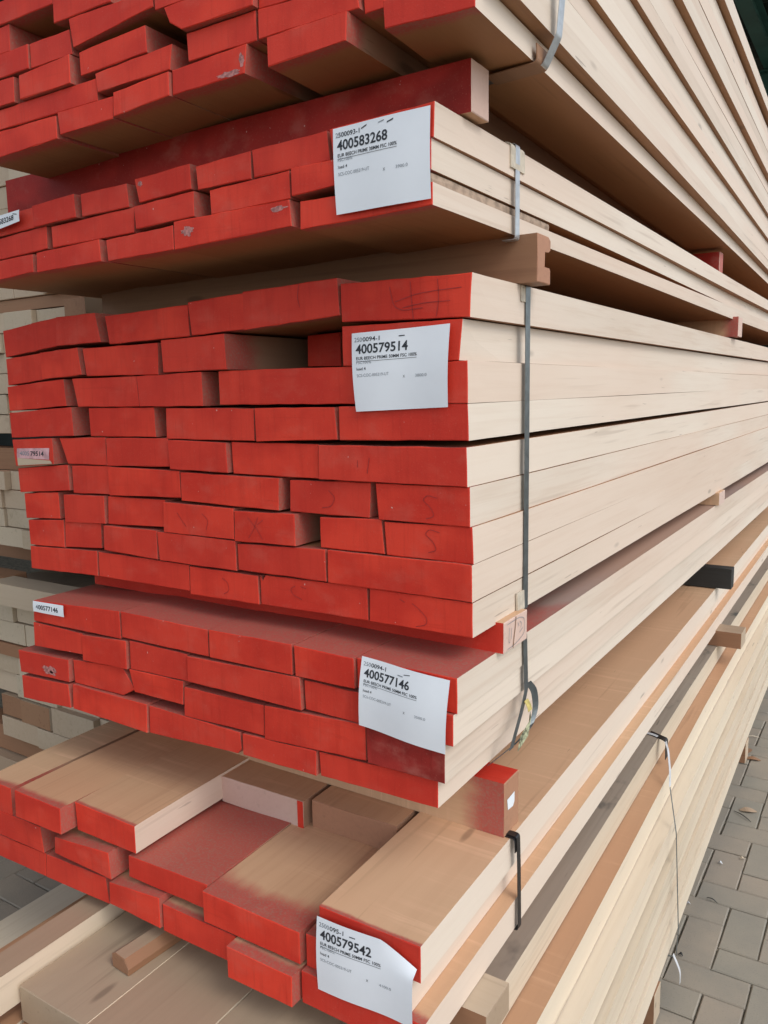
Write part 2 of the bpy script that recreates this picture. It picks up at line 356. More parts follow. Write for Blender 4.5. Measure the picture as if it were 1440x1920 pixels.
# ------------------------------------------------------------------ the five beech packs
BOARDS = {
'top': [[[0,[[-833.6,727.8],[-661.9,727.4],[-662.6,696],[-839.6,690.4]]],[0,[[-658.2,730.7],[-540.1,730.2],[-544.5,701.8],[-655.1,700]]],[0,[[-537.4,733.5],[-433.3,738.8],[-434.1,709.9],[-539.9,702.9]]],[0,[[-430.3,740.6],[-305.4,745.2],[-310.3,712.5],[-431.8,710.8]]],[0,[[-270.3,743],[-156.4,744.8],[-158.6,714.3],[-270.1,710.1]]],[0,[[-109.5,743.5],[-0.2,739.8],[-0.3,710.6],[-107.8,714.5]]]],[[0,[[-828.7,760.1],[-576.9,761.2],[-576,731.9],[-832.6,731.9]]],[0,[[-574.1,765.7],[-427.4,771.4],[-433.1,742.2],[-571.5,741.3]]],[0,[[-404.4,779.7],[-291.9,780.4],[-291,746.4],[-403.6,746.4]]],[0,[[-286.2,778.7],[-148.2,774.3],[-142.8,746],[-286.5,746]]],[10,[[-142,770],[17,771],[18,741],[-140,741.5]]]],[[0,[[-822.8,798.1],[-748.7,797.4],[-751.6,762.3],[-828.2,762.4]]],[0,[[-734.6,795.3],[-621,800],[-622.7,762.4],[-736.2,762.4]]],[0,[[-606,800.6],[-474.9,805.6],[-474.3,772.6],[-605.7,769.7]]],[0,[[-432.6,814],[-288.6,814],[-288.1,781.6],[-404.3,781.6],[-424.4,794.6]]],[0,[[-284.6,809.6],[-147.4,802.1],[-148.2,776.4],[-286.2,779.9]]],[1,[[-112,800],[18,800],[18,771],[-112,771]]]],[[0,[[-817.2,833.9],[-711.9,834.1],[-713.1,801.2],[-821.8,801.2]]],[0,[[-709.9,834.4],[-622.9,834],[-619.7,801.2],[-710.5,801.2]]],[0,[[-618.3,845.7],[-454.7,842.1],[-454.9,821.8],[-612.7,806.8]]],[0,[[-450.1,843.4],[-287.2,840.1],[-288.6,815.2],[-450.2,815.2]]],[4,[[-113,829.6],[17,829.6],[17,801],[-113,801]]],[7,[[-268,828.6],[-118,828.6],[-118,801],[-268,801]]]],[[0,[[-811.6,870.5],[-754.5,871.9],[-756.7,835.3],[-817,835.3]]],[0,[[-649,881.7],[-529.2,881.2],[-532.8,847],[-619.1,846.9],[-650.2,847.1]]],[-6,[[-103,859.5],[27,859.5],[27,830],[-103,830]]],[-6,[[-258,858.5],[-108,858.5],[-108,830],[-258,830]]]],[[0,[[-806.2,905.3],[-648.4,902.7],[-651,873.1],[-754.5,873.1],[-811,873.1]]],[4,[[-104,894],[26,894],[26,860],[-104,860]]],[1,[[-259,893],[-109,893],[-109,860],[-259,860]]]],[[-1,[[-95,921],[35,921],[35,894],[-95,894]]],[8,[[-250,920],[-100,920],[-100,894],[-250,894]]]],[[3,[[-136,949],[34,949],[34,922],[-136,922]]],[0,[[-291,948],[-141,948],[-141,922],[-291,922]]]],[[-5,[[-95,983],[35,983],[35,949],[-95,949]]],[0,[[-250,982],[-100,982],[-100,949],[-250,949]]]],[[-8,[[-82,1011],[48,1011],[48,983.5],[-82,983.5]]],[0,[[-237,1010],[-87,1010],[-87,983.5],[-237,983.5]]]],[[-2,[[-103,1038],[47,1038],[47,1011.5],[-103,1011.5]]],[-3,[[-258,1037],[-108,1037],[-108,1011.5],[-258,1011.5]]]],[[1,[[-102,1071.5],[48,1071.5],[48,1038.5],[-102,1038.5]]],[3,[[-257,1070.5],[-107,1070.5],[-107,1038.5],[-257,1038.5]]]],[[2,[[-83,1105],[47,1105],[47,1072],[-83,1072]]],[4,[[-238,1104],[-88,1104],[-88,1072],[-238,1072]]]],[[-1,[[-109,1149],[61,1149],[61,1106],[-109,1106]]],[-3,[[-264,1148],[-114,1148],[-114,1106],[-264,1106]]]]],
'p2': [[[0,[[-888.7,625.3],[-740.4,628.9],[-736.6,597.4],[-894.1,593.7]]],[0,[[-732.8,629.2],[-627.4,632.8],[-625.6,598.8],[-731.5,596.7]]],[0,[[-615.3,631.3],[-511,631.7],[-508.3,598.4],[-614.9,598.4]]],[0,[[-495.5,635.2],[-383.7,638.8],[-382.8,605.9],[-488.8,601.6]]],[0,[[-372.3,633.4],[-273.1,636.9],[-273.9,602.3],[-370,602.5]]],[0,[[-270.6,637.2],[-150.2,639.5],[-146.5,604.6],[-268.5,603.3]]],[0,[[-143,638.9],[1.7,642.4],[-0.3,605.4],[-138.7,603.4]]]],[[0,[[-894.6,589.5],[-708.4,596.5],[-710.4,562.1],[-900.4,555.9]]],[0,[[-695.6,593.7],[-500.4,597.4],[-503.7,562.6],[-695.2,561.3]]],[0,[[-493.3,596.6],[-372.4,600.3],[-373.8,567.9],[-491.7,564.7]]],[0,[[-344.7,597.2],[-207.2,601.7],[-206.3,567.9],[-343.9,566]]],[0,[[-202.3,602.7],[-71.1,603.7],[-71.8,576],[-202.4,569.6]]],[0,[[-68.6,603.5],[-3.9,604.7],[-3.8,571.6],[-69.4,569.7]]]],[[0,[[-900.6,553.2],[-740.6,555.9],[-742.2,527.9],[-906.2,520.7]]],[0,[[-729.5,556.3],[-574.5,560.1],[-572.6,528],[-731.4,525.9]]],[0,[[-558.7,557.1],[-416.4,560.9],[-416.9,528.1],[-557,526.5]]],[0,[[-413.9,565.2],[-206.7,566.6],[-203.7,533.9],[-414.9,527.7]]],[0,[[-192.3,563],[-2.7,557.9],[-2.5,533.6],[-193.2,528.8]]]]],
'p3': [[[0,[[-990.7,453.2],[-825.4,467.9],[-830.3,417.8],[-988.9,403.1]]],[0,[[-824.2,467.9],[-718.4,468.2],[-706.9,419.1],[-829.1,417.8]]],[0,[[-697.1,461.7],[-497.5,466.3],[-497.1,418],[-689.3,414.3]]],[0,[[-495.2,469.6],[-378.7,474.6],[-367.2,421.9],[-489.7,418.5]]],[0,[[-378.2,476],[-205.1,481],[-202.1,430.8],[-378.6,420.6]]],[0,[[-199.5,472.3],[0.2,469.4],[-2.5,415.9],[-198.7,421.2]]]],[[0,[[-988.6,400.2],[-879.4,407.1],[-877.7,358.7],[-988.4,350.7]]],[0,[[-874.2,407.6],[-767.3,412.1],[-760.2,365],[-873.6,359.3]]],[0,[[-758.7,409.9],[-568.2,411.3],[-571.1,360],[-753,362.6]]],[0,[[-556,413.7],[-416.8,417.1],[-414.8,363.9],[-553.9,362.8]]],[130,[[-361,417.9],[-295.7,419.6],[-295.6,366.7],[-362.3,368.8]]],[0,[[-198.3,415.2],[-12.8,414.4],[-18.2,363.2],[-198.4,362.1]]]],[[0,[[-988.6,347.8],[-817.9,358.4],[-814.2,310.5],[-988.4,302.1]]],[0,[[-792,358.2],[-623.4,358.4],[-620.3,308.5],[-780.7,308.7]]],[0,[[-620.9,358.3],[-470.9,361.6],[-470.6,308.5],[-617.7,308.5]]],[0,[[-438.1,361.9],[-110.7,360.8],[-111.7,309.2],[-438.2,310]]],[0,[[-107,360.7],[-5,362.5],[-4.4,309.4],[-107.9,309.4]]]],[[0,[[-987.6,298.4],[-800.2,308.7],[-798.4,257],[-986.9,250.8]]],[0,[[-755.4,306.2],[-587.6,306.9],[-587.4,257.8],[-755,256.8]]],[0,[[-557,305.2],[-367.2,304.4],[-368.4,255.2],[-559,255.3]]],[0,[[-363,304.6],[-214.2,305.2],[-210.9,259.5],[-362.1,254.4]]],[0,[[-206.6,305.9],[-5.3,308.7],[-4.2,261.8],[-206.5,259.3]]]],[[0,[[-981.3,246.9],[-858.4,251.6],[-859.1,203.6],[-976.8,196.9]]],[0,[[-845.1,251.8],[-717.1,255.1],[-717.4,206],[-826.1,205.1]]],[0,[[-712.1,254.2],[-556.7,256],[-556.3,209.2],[-713.7,205.4]]],[0,[[-552.6,253.6],[-423.6,251.1],[-422,204.6],[-550.8,205.8]]],[0,[[-417.7,252.4],[-249,251.8],[-249.9,202],[-416.8,203.1]]],[0,[[-243.4,251.4],[-6.3,253],[-5.6,202],[-244.7,202]]]],[[0,[[-979.1,191.7],[-826.4,203],[-825.8,155.6],[-978.3,144.8]]],[0,[[-817.3,201.9],[-712.6,204.5],[-713,153.8],[-818.1,151.4]]],[0,[[-710,203.9],[-532.9,203],[-532.2,158.9],[-710.9,153.2]]],[0,[[-528.4,201],[-320.5,199.7],[-322.9,151.1],[-529.2,154.4]]],[0,[[-304.1,197.8],[-158.9,200.3],[-162.7,150],[-305.6,150.2]]],[0,[[-149.1,200.2],[-4.3,201.3],[-3.7,149.5],[-145.1,149.5]]]],[[0,[[-969.4,142.6],[-864.2,150],[-863.8,99.5],[-969.2,94.3]]],[0,[[-841.8,147.6],[-727.4,150.4],[-729.6,100.6],[-842.9,95.4]]],[0,[[-719.6,150.8],[-574.3,152.5],[-577.4,105.9],[-723.9,100.5]]],[0,[[-572,149.5],[-414.5,148.4],[-415.9,99],[-575.4,98.3]]],[0,[[-411.9,145],[-291.7,147.7],[-291.3,99.7],[-413.8,96.9]]],[0,[[-249.5,145.2],[-142.3,149.3],[-138.2,100.6],[-249.2,100.6]]],[0,[[-137.5,146.4],[-1.8,148.8],[0.2,100.1],[-133.9,100.1]]]],[[0,[[-959.9,91.2],[-851.3,98.2],[-854.1,45.9],[-959.7,42.9]]],[0,[[-849,98.3],[-746.6,98.9],[-749.1,53.7],[-852.7,46.9]]],[0,[[-731.8,97.6],[-594.7,98.9],[-596.6,49],[-733.7,53.2]]],[0,[[-593.6,97.3],[-414.9,96.6],[-415.1,48.2],[-591,48.2]]],[0,[[-410.9,92.4],[-238.9,98.5],[-238,50.5],[-410.7,50.5]]],[0,[[-234.4,98.3],[-0.6,99.4],[0.1,49.7],[-235.1,49.7]]]],[[0,[[-958.7,39.9],[-758.9,47.8],[-761,1.8],[-960.3,-4.6]]],[0,[[-755.2,47],[-524.5,45.6],[-526.2,1.7],[-757.2,1.4]]],[0,[[-521.6,44.5],[-373.4,44.2],[-372.2,-1.5],[-524.1,-3.3]]],[0,[[-369.5,44.5],[-365,36.7],[-358.8,46.3],[-169.1,49.7],[-167.8,0.7],[-369.4,-1.3]]],[0,[[-163.1,49],[-0.7,47.9],[-0.8,0.6],[-164.4,0.2]]]]],
'p4': [[[0,[[-887.3,-48.8],[-646.8,-37.6],[-646.9,-86.5],[-891.8,-88.7]]],[0,[[-641.7,-37.1],[-438.2,-39.5],[-438.6,-83.1],[-643,-82.7]]],[0,[[-432.9,-38],[-267.6,-36.1],[-268,-82.5],[-434.5,-83.3]]],[0,[[-263,-36.4],[-157.9,-38.7],[-157.6,-82.3],[-261.7,-82.7]]],[0,[[-155.2,-38.4],[0.2,-40.3],[0.5,-88.2],[-154.9,-82.1]]]],[[0,[[-895,-92.2],[-752,-93.5],[-754.1,-132.6],[-897.3,-138.7]]],[0,[[-748.3,-94.2],[-631.9,-87.8],[-634,-138.3],[-751.3,-141.7]]],[0,[[-626.9,-87.2],[-489.1,-88.7],[-490.4,-134.3],[-628.6,-137.4]]],[0,[[-485,-89.8],[-254.3,-83.8],[-253,-133.3],[-486.3,-132.5]]],[0,[[-249.8,-88],[-133.1,-89.1],[-134.3,-134.3],[-248.3,-132.6]]],[0,[[-131,-88.9],[-2.7,-88.9],[-3,-131.3],[-132.1,-134.1]]]],[[0,[[-944.5,-153.5],[-792.6,-148],[-795.3,-190.7],[-941.9,-196.5]]],[0,[[-787.8,-149.1],[-652.4,-139.9],[-623.5,-174.4],[-655,-190.8],[-787.3,-192]]],[0,[[-631.9,-138.5],[-501.7,-136.3],[-505,-177],[-621.7,-177.6]]],[0,[[-500,-145.7],[-330,-143.1],[-330.9,-191.9],[-503.2,-196.1]]],[0,[[-325.8,-141.6],[-141.9,-133.1],[-141.7,-185.3],[-328,-195.1]]],[0,[[-139,-128.7],[-14.7,-129.6],[-15.6,-185.9],[-137.4,-185.9]]]],[[0,[[-939.8,-203.7],[-798.4,-195.7],[-795.9,-240.5],[-940.3,-248.8]]],[0,[[-786.3,-193.7],[-589.2,-192.1],[-591.7,-243.9],[-789.3,-240.5]]],[0,[[-586.9,-195.1],[-380.8,-197.9],[-378.6,-224.3],[-386.9,-233.4],[-589.2,-244.3]]],[0,[[-373.8,-197.2],[-229.7,-192.2],[-231.3,-230.8],[-374,-232.1]]],[0,[[-226.9,-193.8],[-29,-186.6],[-29.4,-227],[-225,-230.6]]]]],
'p5': [[[0,[[-917.6,-364.3],[-837.2,-362.3],[-837.8,-414.4],[-926.5,-419]]],[-13,[[-802.3,-350.1],[-678.7,-351.1],[-681.3,-398.2],[-805.9,-400.2]]],[16,[[-673.5,-349.8],[-528.4,-352.3],[-528.6,-399.4],[-672.2,-399.8]]],[212,[[-532.4,-356.6],[-346.6,-356.6],[-346.6,-405.4],[-532.4,-405.4]]],[223,[[-337.4,-356.6],[-169.6,-356.6],[-169.6,-405.4],[-337.4,-405.4]]],[0,[[-156.8,-355.5],[-1.3,-356.9],[-1.4,-407.9],[-158,-402.4]]]],[[0,[[-925.7,-415.6],[-759.6,-414.1],[-754.1,-461.1],[-933.6,-464.6]]],[0,[[-715.8,-418.2],[-578.4,-405.5],[-575.2,-451.5],[-718.8,-448.8]]],[10,[[-547.3,-408.1],[-374.5,-402.2],[-374.5,-443.7],[-548.9,-445.7]]],[-5,[[-371,-404],[-190,-405],[-190,-453],[-371,-453]]],[5,[[-184.4,-408.6],[-17.6,-408.6],[-17.6,-457.3],[-184.4,-457.3]]]],[[0,[[-934.3,-469.7],[-753.2,-463.8],[-759.2,-508.5],[-941.1,-511.7]]],[0,[[-751,-464.2],[-596.6,-458.1],[-590.9,-503.2],[-757,-508.8]]],[0,[[-581.8,-458.2],[-465.9,-447.1],[-467.1,-499.2],[-583.7,-497.3]]],[0,[[-463.5,-459],[-312,-459],[-312,-505],[-465,-505]]],[-22,[[-309,-458],[-190,-459],[-192,-506],[-309,-507]]],[-6,[[-186,-458],[6.4,-458],[6.4,-506.4],[-186,-506.4]]]]]
}

PACK = {
 'top': dict(x=.067, y=-.123, yaw=R(1.5), t=30.5, L=4.2, nm='uppermost pack'),
 'p2':  dict(x=0, y=-.094, yaw=R(-.2), t=36, L=3.9, nm='thin pack above the tallest'),
 'p3':  dict(x=0, y=0, yaw=0, t=51.4, L=3.9, nm='tallest pack'),
 'p4':  dict(x=0, y=-.05, yaw=0, t=47, L=3.8, nm='pack just under the tallest'),
 'p5':  dict(x=0, y=-.147, yaw=R(.8), t=48.5, L=4.1, nm='lowest red pack'),
}
SPRAY = {'top': .02, 'p2': .02, 'p3': .03, 'p4': .42, 'p5': .02}
BO = {}
sid = 0
for pk, rows in BOARDS.items():
    P = PACK[pk]
    for ri, row in enumerate(rows):
        for bi, (dy, poly) in enumerate(row):
            sid += 1; r2 = random.Random(sid*17)
            us = [p[0] for p in poly]; rightmost = max(us) > -60
            d = dy/1000 + r2.uniform(-.0045, .0045)
            c, s = math.cos(P['yaw']), math.sin(P['yaw'])
            loc = (P['x']-s*d, P['y']+c*d)
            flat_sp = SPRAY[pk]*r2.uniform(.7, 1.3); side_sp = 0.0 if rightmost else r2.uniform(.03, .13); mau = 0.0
            end = M['red']; L = P['L'] - dy/1000 + r2.uniform(-.15, .1)
            kw = {}
            lo, hi = min(us), max(us)
            lg = [max(p[0] for p in q[1]) for q in row if q[1] is not poly and max(p[0] for p in q[1]) < lo+6 and max(p[0] for p in q[1]) > lo-9]
            rg = [min(p[0] for p in q[1]) for q in row if q[1] is not poly and min(p[0] for p in q[1]) > hi-6 and min(p[0] for p in q[1]) < hi+9]
            kw['farx'] = ((lo+lg[0])/2+.4 if lg else lo, (hi+rg[0])/2-.4 if rg else hi)
            if pk == 'p4':
                mau = 0.85
                if ri == 2 and bi == 5: end = M['red_dark']
            if pk == 'p5':
                if ri == 0 and bi == 3: end = M['beech_end']; side_sp = flat_sp = 0
                if ri == 0 and bi == 4: end = M['beech_end_brown']; side_sp = flat_sp = 0
                if (ri, bi) == (1, 2): flat_sp = .40
                if (ri, bi) == (1, 3): flat_sp = .055
                if (ri, bi) == (0, 5): flat_sp = .007
                if (ri, bi) == (0, 2): flat_sp = .008; side_sp = 0
            if pk == 'p2' and rightmost and ri == 1: kw['fx'] = -.014
            if pk == 'p2' and rightmost and ri == 2: kw['fx'] = -.002
            mats = [M['beech_edge' if rightmost or (pk, ri, bi) == ('p5', 0, 2) else 'beech_edge_shaded'], M['beech_flat' if pk in ('p4', 'p5') else 'beech_flat_brown'], end]
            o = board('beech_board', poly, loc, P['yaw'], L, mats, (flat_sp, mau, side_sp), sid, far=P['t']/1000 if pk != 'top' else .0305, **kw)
            BO[pk, ri, bi] = o
            if (pk, ri, bi) == ('p5', 0, 3):
                bm = bmesh.new(); box(bm, (.081, -.0008, .0005), (.0925, .05, .0482)); mesh_obj('painted_strip', bm, M['red'], o)
    # labels: say where each board lies among its neighbours
    vis = {}
    for ri, row in enumerate(rows):
        order = sorted(range(len(row)), key=lambda b: min(p[0] for p in row[b][1]))
        n = len(order)
        for k, b in enumerate(order):
            if pk == 'top':
                rn = 'bottom row' if ri == 0 else '%s row up' % ORD[ri]
            else:
                rn = 'top row' if ri == 0 else ('bottom row' if ri == len(rows)-1 else '%s row down' % ORD[ri])
            if n == 1: pos = 'only board showing'
            elif k == 0: pos = 'leftmost'
            elif k == n-1: pos = 'rightmost'
            elif k <= n//2: pos = '%s from left' % ORD[k]
            else: pos = '%s from right' % ORD[n-1-k]
            look = 'red-ended beech board'
            if (pk, ri, b) == ('p5', 0, 3): look = 'beech board set back with pale unpainted end'
            if (pk, ri, b) == ('p5', 0, 4): look = 'beech board set back with brown unpainted end'
            if (pk, ri, b) == ('p5', 1, 2): look = 'beech board with red upper face'
            if (pk, ri, b) == ('p4', 2, 5): look = 'dark worn red-ended beech board'
            if (pk, ri, b) == ('p4', 2, 0): look = 'jutting red-ended beech board'
            if (pk, ri, b) == ('p3', 1, 4): look = 'short recessed red-ended beech board'
            tag(BO[pk, ri, b], '%s, %s, %s, %s' % (look, pos, rn, P['nm']), 'board', 'beech boards of the %s' % P['nm'])

# pencil marks on some ends (thin graphite strokes)
def strokes(parent, lst, name='pencil_mark', mat='pencil', w=.0011):
    bm = bmesh.new()
    for st in lst:
        pts = [Vector((x, -.0008, z)) for x, z in st]
        sm = []
        for a, b in zip(pts, pts[1:]):
            for k in range(5): sm.append(a.lerp(b, k/5))
        sm.append(pts[-1])
        for _ in range(3): sm = [sm[0]]+[(sm[i-1]+sm[i]*2+sm[i+1])/4 for i in range(1, len(sm)-1)]+[sm[-1]]
        prev = None
        for i, p in enumerate(sm):
            t = (sm[min(i+1, len(sm)-1)]-sm[max(i-1, 0)]).normalized(); nn = Vector((-t.z, 0, t.x))*w/2
            cur = (bm.verts.new(p+nn), bm.verts.new(p-nn))
            if prev: bm.faces.new((prev[0], cur[0], cur[1], prev[1]))
            prev = cur
    return mesh_obj(name, bm, M[mat], parent)
ESS = [(.020, .034), (.004, .038), (-.004, .030), (.010, .020), (.016, .008), (.002, .004)]
def sc_(l, k=1, dx=0, dz=0): return [(x*k+dx, z*k+dz) for x, z in l]
strokes(BO['p3', 5, 5], [sc_(ESS, .95, .006, .003)])
strokes(BO['p3', 6, 6], [sc_(ESS, .95, .0, .006)])
strokes(BO['p3', 8, 4], [[(-.01, .036), (.0, .03), (.014, .018), (.012, .008), (-.004, .004)], [(-.03, .04), (-.022, .036)]])
strokes(BO['p3', 8, 3], [[(-.03, .038), (-.04, .033), (-.036, .024), (-.018, .018)], [(-.02, .038), (-.01, .036)]])
strokes(BO['p3', 8, 2], [[(.0, .036), (.012, .03), (.014, .016), (.002, .010)]])
strokes(BO['p3', 6, 4], [[(-.03, .04), (-.012, .022), (-.002, .008)], [(-.01, .042), (-.018, .024), (-.03, .008)], [(.0, .038), (-.012, .03)]])
strokes(BO['p3', 6, 3], [[(-.045, .036), (-.035, .024), (-.025, .014)], [(.012, .038), (.026, .028), (.02, .012)]])
strokes(BO['p3', 5, 4], [[(.0, .036), (.012, .026), (.004, .012), (-.012, .010)]])
strokes(BO['p3', 0, 5], [[(-.02, .046), (-.014, .02), (.0, .014), (.03, .016)], [(-.012, .026), (.02, .034), (.05, .036), (.086, .037)],
                         [(.012, .05), (.014, .02), (.016, .002)], [(.052, .05), (.054, .026), (.05, .004)], [(.0, .018), (.03, .022), (.07, .022)]])
strokes(BO['p3', 0, 4], [[(.02, .058), (.016, .04), (.02, .026)]])
strokes(BO['p3', 4, 5], [[(-.03, .034), (-.034, .012)], [(-.05, .03), (-.05, .02)]])

# scuffed patches where the paint has rubbed off
def scuff(parent, cx, cz, w, h, seed, mat='scuffed'):
    r = random.Random(seed); bm = bmesh.new(); vs = []
    for k in range(22):
        a = k/22*2*math.pi; q = r.uniform(.55, 1.0)
        vs.append(bm.verts.new((cx+w/2*q*math.cos(a), -.00025, cz+h/2*q*math.sin(a))))
    bm.faces.new(vs); bmesh.ops.recalc_face_normals(bm, faces=bm.faces)
    return mesh_obj('paint_scuff', bm, M[mat], parent)
M['scuffed'] = plain('scuffed_paint', (0.56, 0.23, 0.21), 0.7, 0, 0.3, 220)
scuff(BO['p2', 2, 3], -.078, .022, .030, .016, 1); scuff(BO['p2', 2, 3], .085, .030, .034, .008, 2)
scuff(BO['top', 0, 3], .035, .006, .046, .009, 3); scuff(BO['top', 0, 3], .055, .018, .012, .018, 4)
scuff(BO['p4', 2, 0], .018, .018, .05, .022, 5); scuff(BO['p4', 2, 0], .024, .016, .012, .006, 6, 'beech_end')
scuff(BO['p2', 0, 3], -.045, .026, .014, .009, 7)
# strip of bark left along one edge
bm = prism([(-.012, .0), (-.002, .0), (-.0025, .0125), (-.012, .0125)], .36, jit=.0009, seed=91, sub=.004)
o = mesh_obj('bark_edge', bm, M['bark'] if 'bark' in M else M['brown_wood'], BO['p2', 1, 5], loc=(.0325, .004, -.0128))

# ------------------------------------------------------------------ bearers between the packs
def bearer(x_end, y0, y1, z0, z1, mats, label, L=1.0, nearmat=None, poly=None, color=(0, 0, 0), topmat=None, seed=1):
    p = poly or [(y0*1000, z1*1000), (y1*1000, z1*1000), (y1*1000, z0*1000), (y0*1000, z0*1000)]
    us = [q[0] for q in p]; zs = [q[1] for q in p]; u0 = (min(us)+max(us))/2; zb = min(zs)
    def mf(edge, cur):
        if edge == len(p)-1 and nearmat is not None: return 3
        if edge == 0 and topmat is not None: return 4
        return cur
    bm = prism([((u-u0)/1000, (z-zb)/1000) for u, z in p], L, seed=seed, wob=.0006, matfn=mf)
    ms = list(mats)+[M[nearmat] if nearmat else mats[0], M[topmat] if topmat else mats[1]]
    o = mesh_obj('timber_bearer', bm, ms, loc=(x_end, u0/1000, GZ+zb/1000), rz=R(90)); o.color = (*color, 1)
    return tag(o, label, 'bearer', 'timber bearers between the packs')
E3 = [M['beech_edge'], M['beech_flat'], M['beech_end']]
b1 = bearer(.015, -.029, .017, .646, .7045, [M['beech_edge'], M['beech_flat'], M['beech_end']], 'red-faced bearer under the uppermost pack near its painted ends', .91, 'red_bearer_shaded', seed=2)
B2 = [M['brown_wood'], M['brown_wood'], M['beech_end_brown']]
b2 = bearer(.03, .139, .188, .469, .537, B2, 'brown rebated bearer lying on the tallest pack', .90,
     poly=[(139, 534), (181, 534), (188, 530), (187, 518), (181, 514), (167, 513), (166, 491), (184, 491), (187, 488), (187, 470), (139, 470)], seed=3)
b3 = bearer(.012, .074, .157, -.041, .0035, E3, 'red-faced bearer with stamped pale end under the tallest pack', .88, 'red', seed=4)
strokes(b3, [[(-.032, .040), (.010, .041), (.030, .036), (.032, .012), (-.005, .004), (-.030, .004)]], 'stamp_mark', 'ink_mark', .0010)
strokes(b3, [[(-.024, .034), (-.026, .012), (-.022, .012)], [(-.016, .032), (-.018, .016)], [(.006, .034), (.010, .028)], [(.014, .034), (.020, .030), (.016, .024)], [(.012, .018), (.024, .022)]], 'stamp_mark', 'ink_mark', .0011)
strokes(b3, [[(-.001, .045), (-.003, .03), (-.008, .015), (-.011, .0)]], 'crack', 'brown_wood', .0022)
b4 = bearer(-.013, .134, .189, -.356, -.268, [M['beech_edge'], M['beech_flat'], M['beech_end_brown']], 'bearer with orange-red end on the lowest red pack', .85, 'beech_flat', color=(.062, 0, .02), topmat='red', seed=5)
bm = bmesh.new(); vv = [bm.verts.new(p) for p in ((-.018, -.0006, .058), (.010, -.0006, .060), (.010, -.0006, .044), (.004, -.0006, .038), (-.015, -.0006, .040))]; bm.faces.new(vv)
mesh_obj('paper_scrap', bm, M['paper'], b4)
bearer(.0, 1.575, 1.625, .644, .70, [M['beech_edge'], M['red_dark'], M['beech_edge']], 'distant red bearer with pale end under the uppermost pack', .9, 'red_dark', seed=6)
bearer(.02, 1.81, 1.88, .475, .535, E3, 'distant brown bearer with red spray on the tallest pack', .9, 'beech_flat', color=(.05, 0, .05), seed=7)
bearer(.012, 1.665, 1.755, -.037, .001, E3, 'distant brown bearer with pale end under the tallest pack', .9, 'beech_flat', seed=8)
bearer(.020, 1.90, 1.95, -.352, -.283, [M['dark_wood']]*3, 'black bearer with square end under the pack just under the tallest', .55, seed=9)
bearer(.060, 1.90, 1.99, -.553, -.50, [M['pale_end'], M['soft_grey'], M['pale_end']], 'distant grey bearer end between beech and yellow softwood packs', .9, 'brown_wood', seed=10)
bb = bearer(.042, -.045, .03, -.552, -.508, [M['brown_wood'], M['soft_edge'], M['soft_grey']], 'weathered bearer end under the lowest red pack, near the front', .95, 'brown_wood', topmat='pale_end', seed=11)
bearer(.10, .93, .98, 1.155, 1.20, E3, 'small bearer end poking over the uppermost pack', .9, seed=12)
bearer(.108, .625, .675, -.998, -.924, [M['brown_wood'], M['brown_wood'], M['pale_end']], 'rough bearer end under the softwood pack, nearest on the paving', 1.1, seed=13)
bearer(.078, 2.0, 2.06, -.998, -.924, [M['brown_wood'], M['brown_wood'], M['pale_end']], 'rough bearer end under the softwood pack, farther along the paving', 1.1, seed=14)
# odd stick lying on the softwood
o = mesh_obj('timber_offcut', prism([(-.02, .022), (-.010, .028), (.012, .026), (.022, .012), (.020, 0), (-.02, 0)], .42, seed=44), [M['brown_wood'], M['soft_grey'], M['brown_wood']], loc=(-.505, -.205, GZ-.5555), rz=R(-4))
tag(o, 'short rounded stick lying on the grey boards under the lowest red pack', 'offcut')

# ------------------------------------------------------------------ softwood pack at the bottom
SW = [  # x0, x1, ztop, zbottom, y_end, flat material, label, fx
 (-.669, -.618, -.530, -.590, -.62, 'soft_grey', 'narrow pale beam standing proud at the left of the softwood top row', 0),
 (-.614, -.462, -.556, -.615, -.300, 'soft_grey', 'broad weathered softwood board with cut corner, left of the top row', 0),
 (-.4612, -.3015, -.5575, -.615, -.62, 'soft_grey', 'broad weathered softwood board right of the board with the stick', 0),
 (-.3005, -.1515, -.557, -.615, -.45, 'soft_grey', 'weathered softwood board in the shade, middle of the softwood top row', 0),
 (-.150, .016, -.556, -.618, -.45, 'soft_stain', 'softwood board with dark stained top, right edge of the top row', -.012),
 (-.800, -.62, -.621, -.683, -.55, 'soft_flat', 'softwood board in the second row, left end', 0),
 (-.615, -.40, -.621, -.683, -.36, 'soft_flat', 'softwood board in the second row below the cut corner', 0),
 (-.40, -.20, -.621, -.683, -.40, 'soft_flat', 'softwood board in the middle of the second softwood row', 0),
 (-.195, .060, -.620, -.682, -.40, 'soft_flat', 'softwood board with orange-brown ledge, right edge of second row', -.02),
 (-.12, .086, -.6855, -.744, -.40, 'soft_edge', 'pale softwood board, right edge of third softwood row', -.012),
 (-.12, .101, -.7485, -.806, -.40, 'soft_edge', 'pale softwood board, right edge of fourth softwood row', -.012),
 (-.12, .107, -.809, -.866, -.40, 'soft_edge', 'pale softwood board, right edge of fifth softwood row', -.012),
 (-.12, .113, -.870, -.922, -.40, 'soft_edge', 'pale softwood board, lowest at the right over the paving', -.012),
 (-1.055, -.80, -.750, -.81, -.70, 'soft_edge', 'wide pale softwood board sticking out low at the left', 0),
]
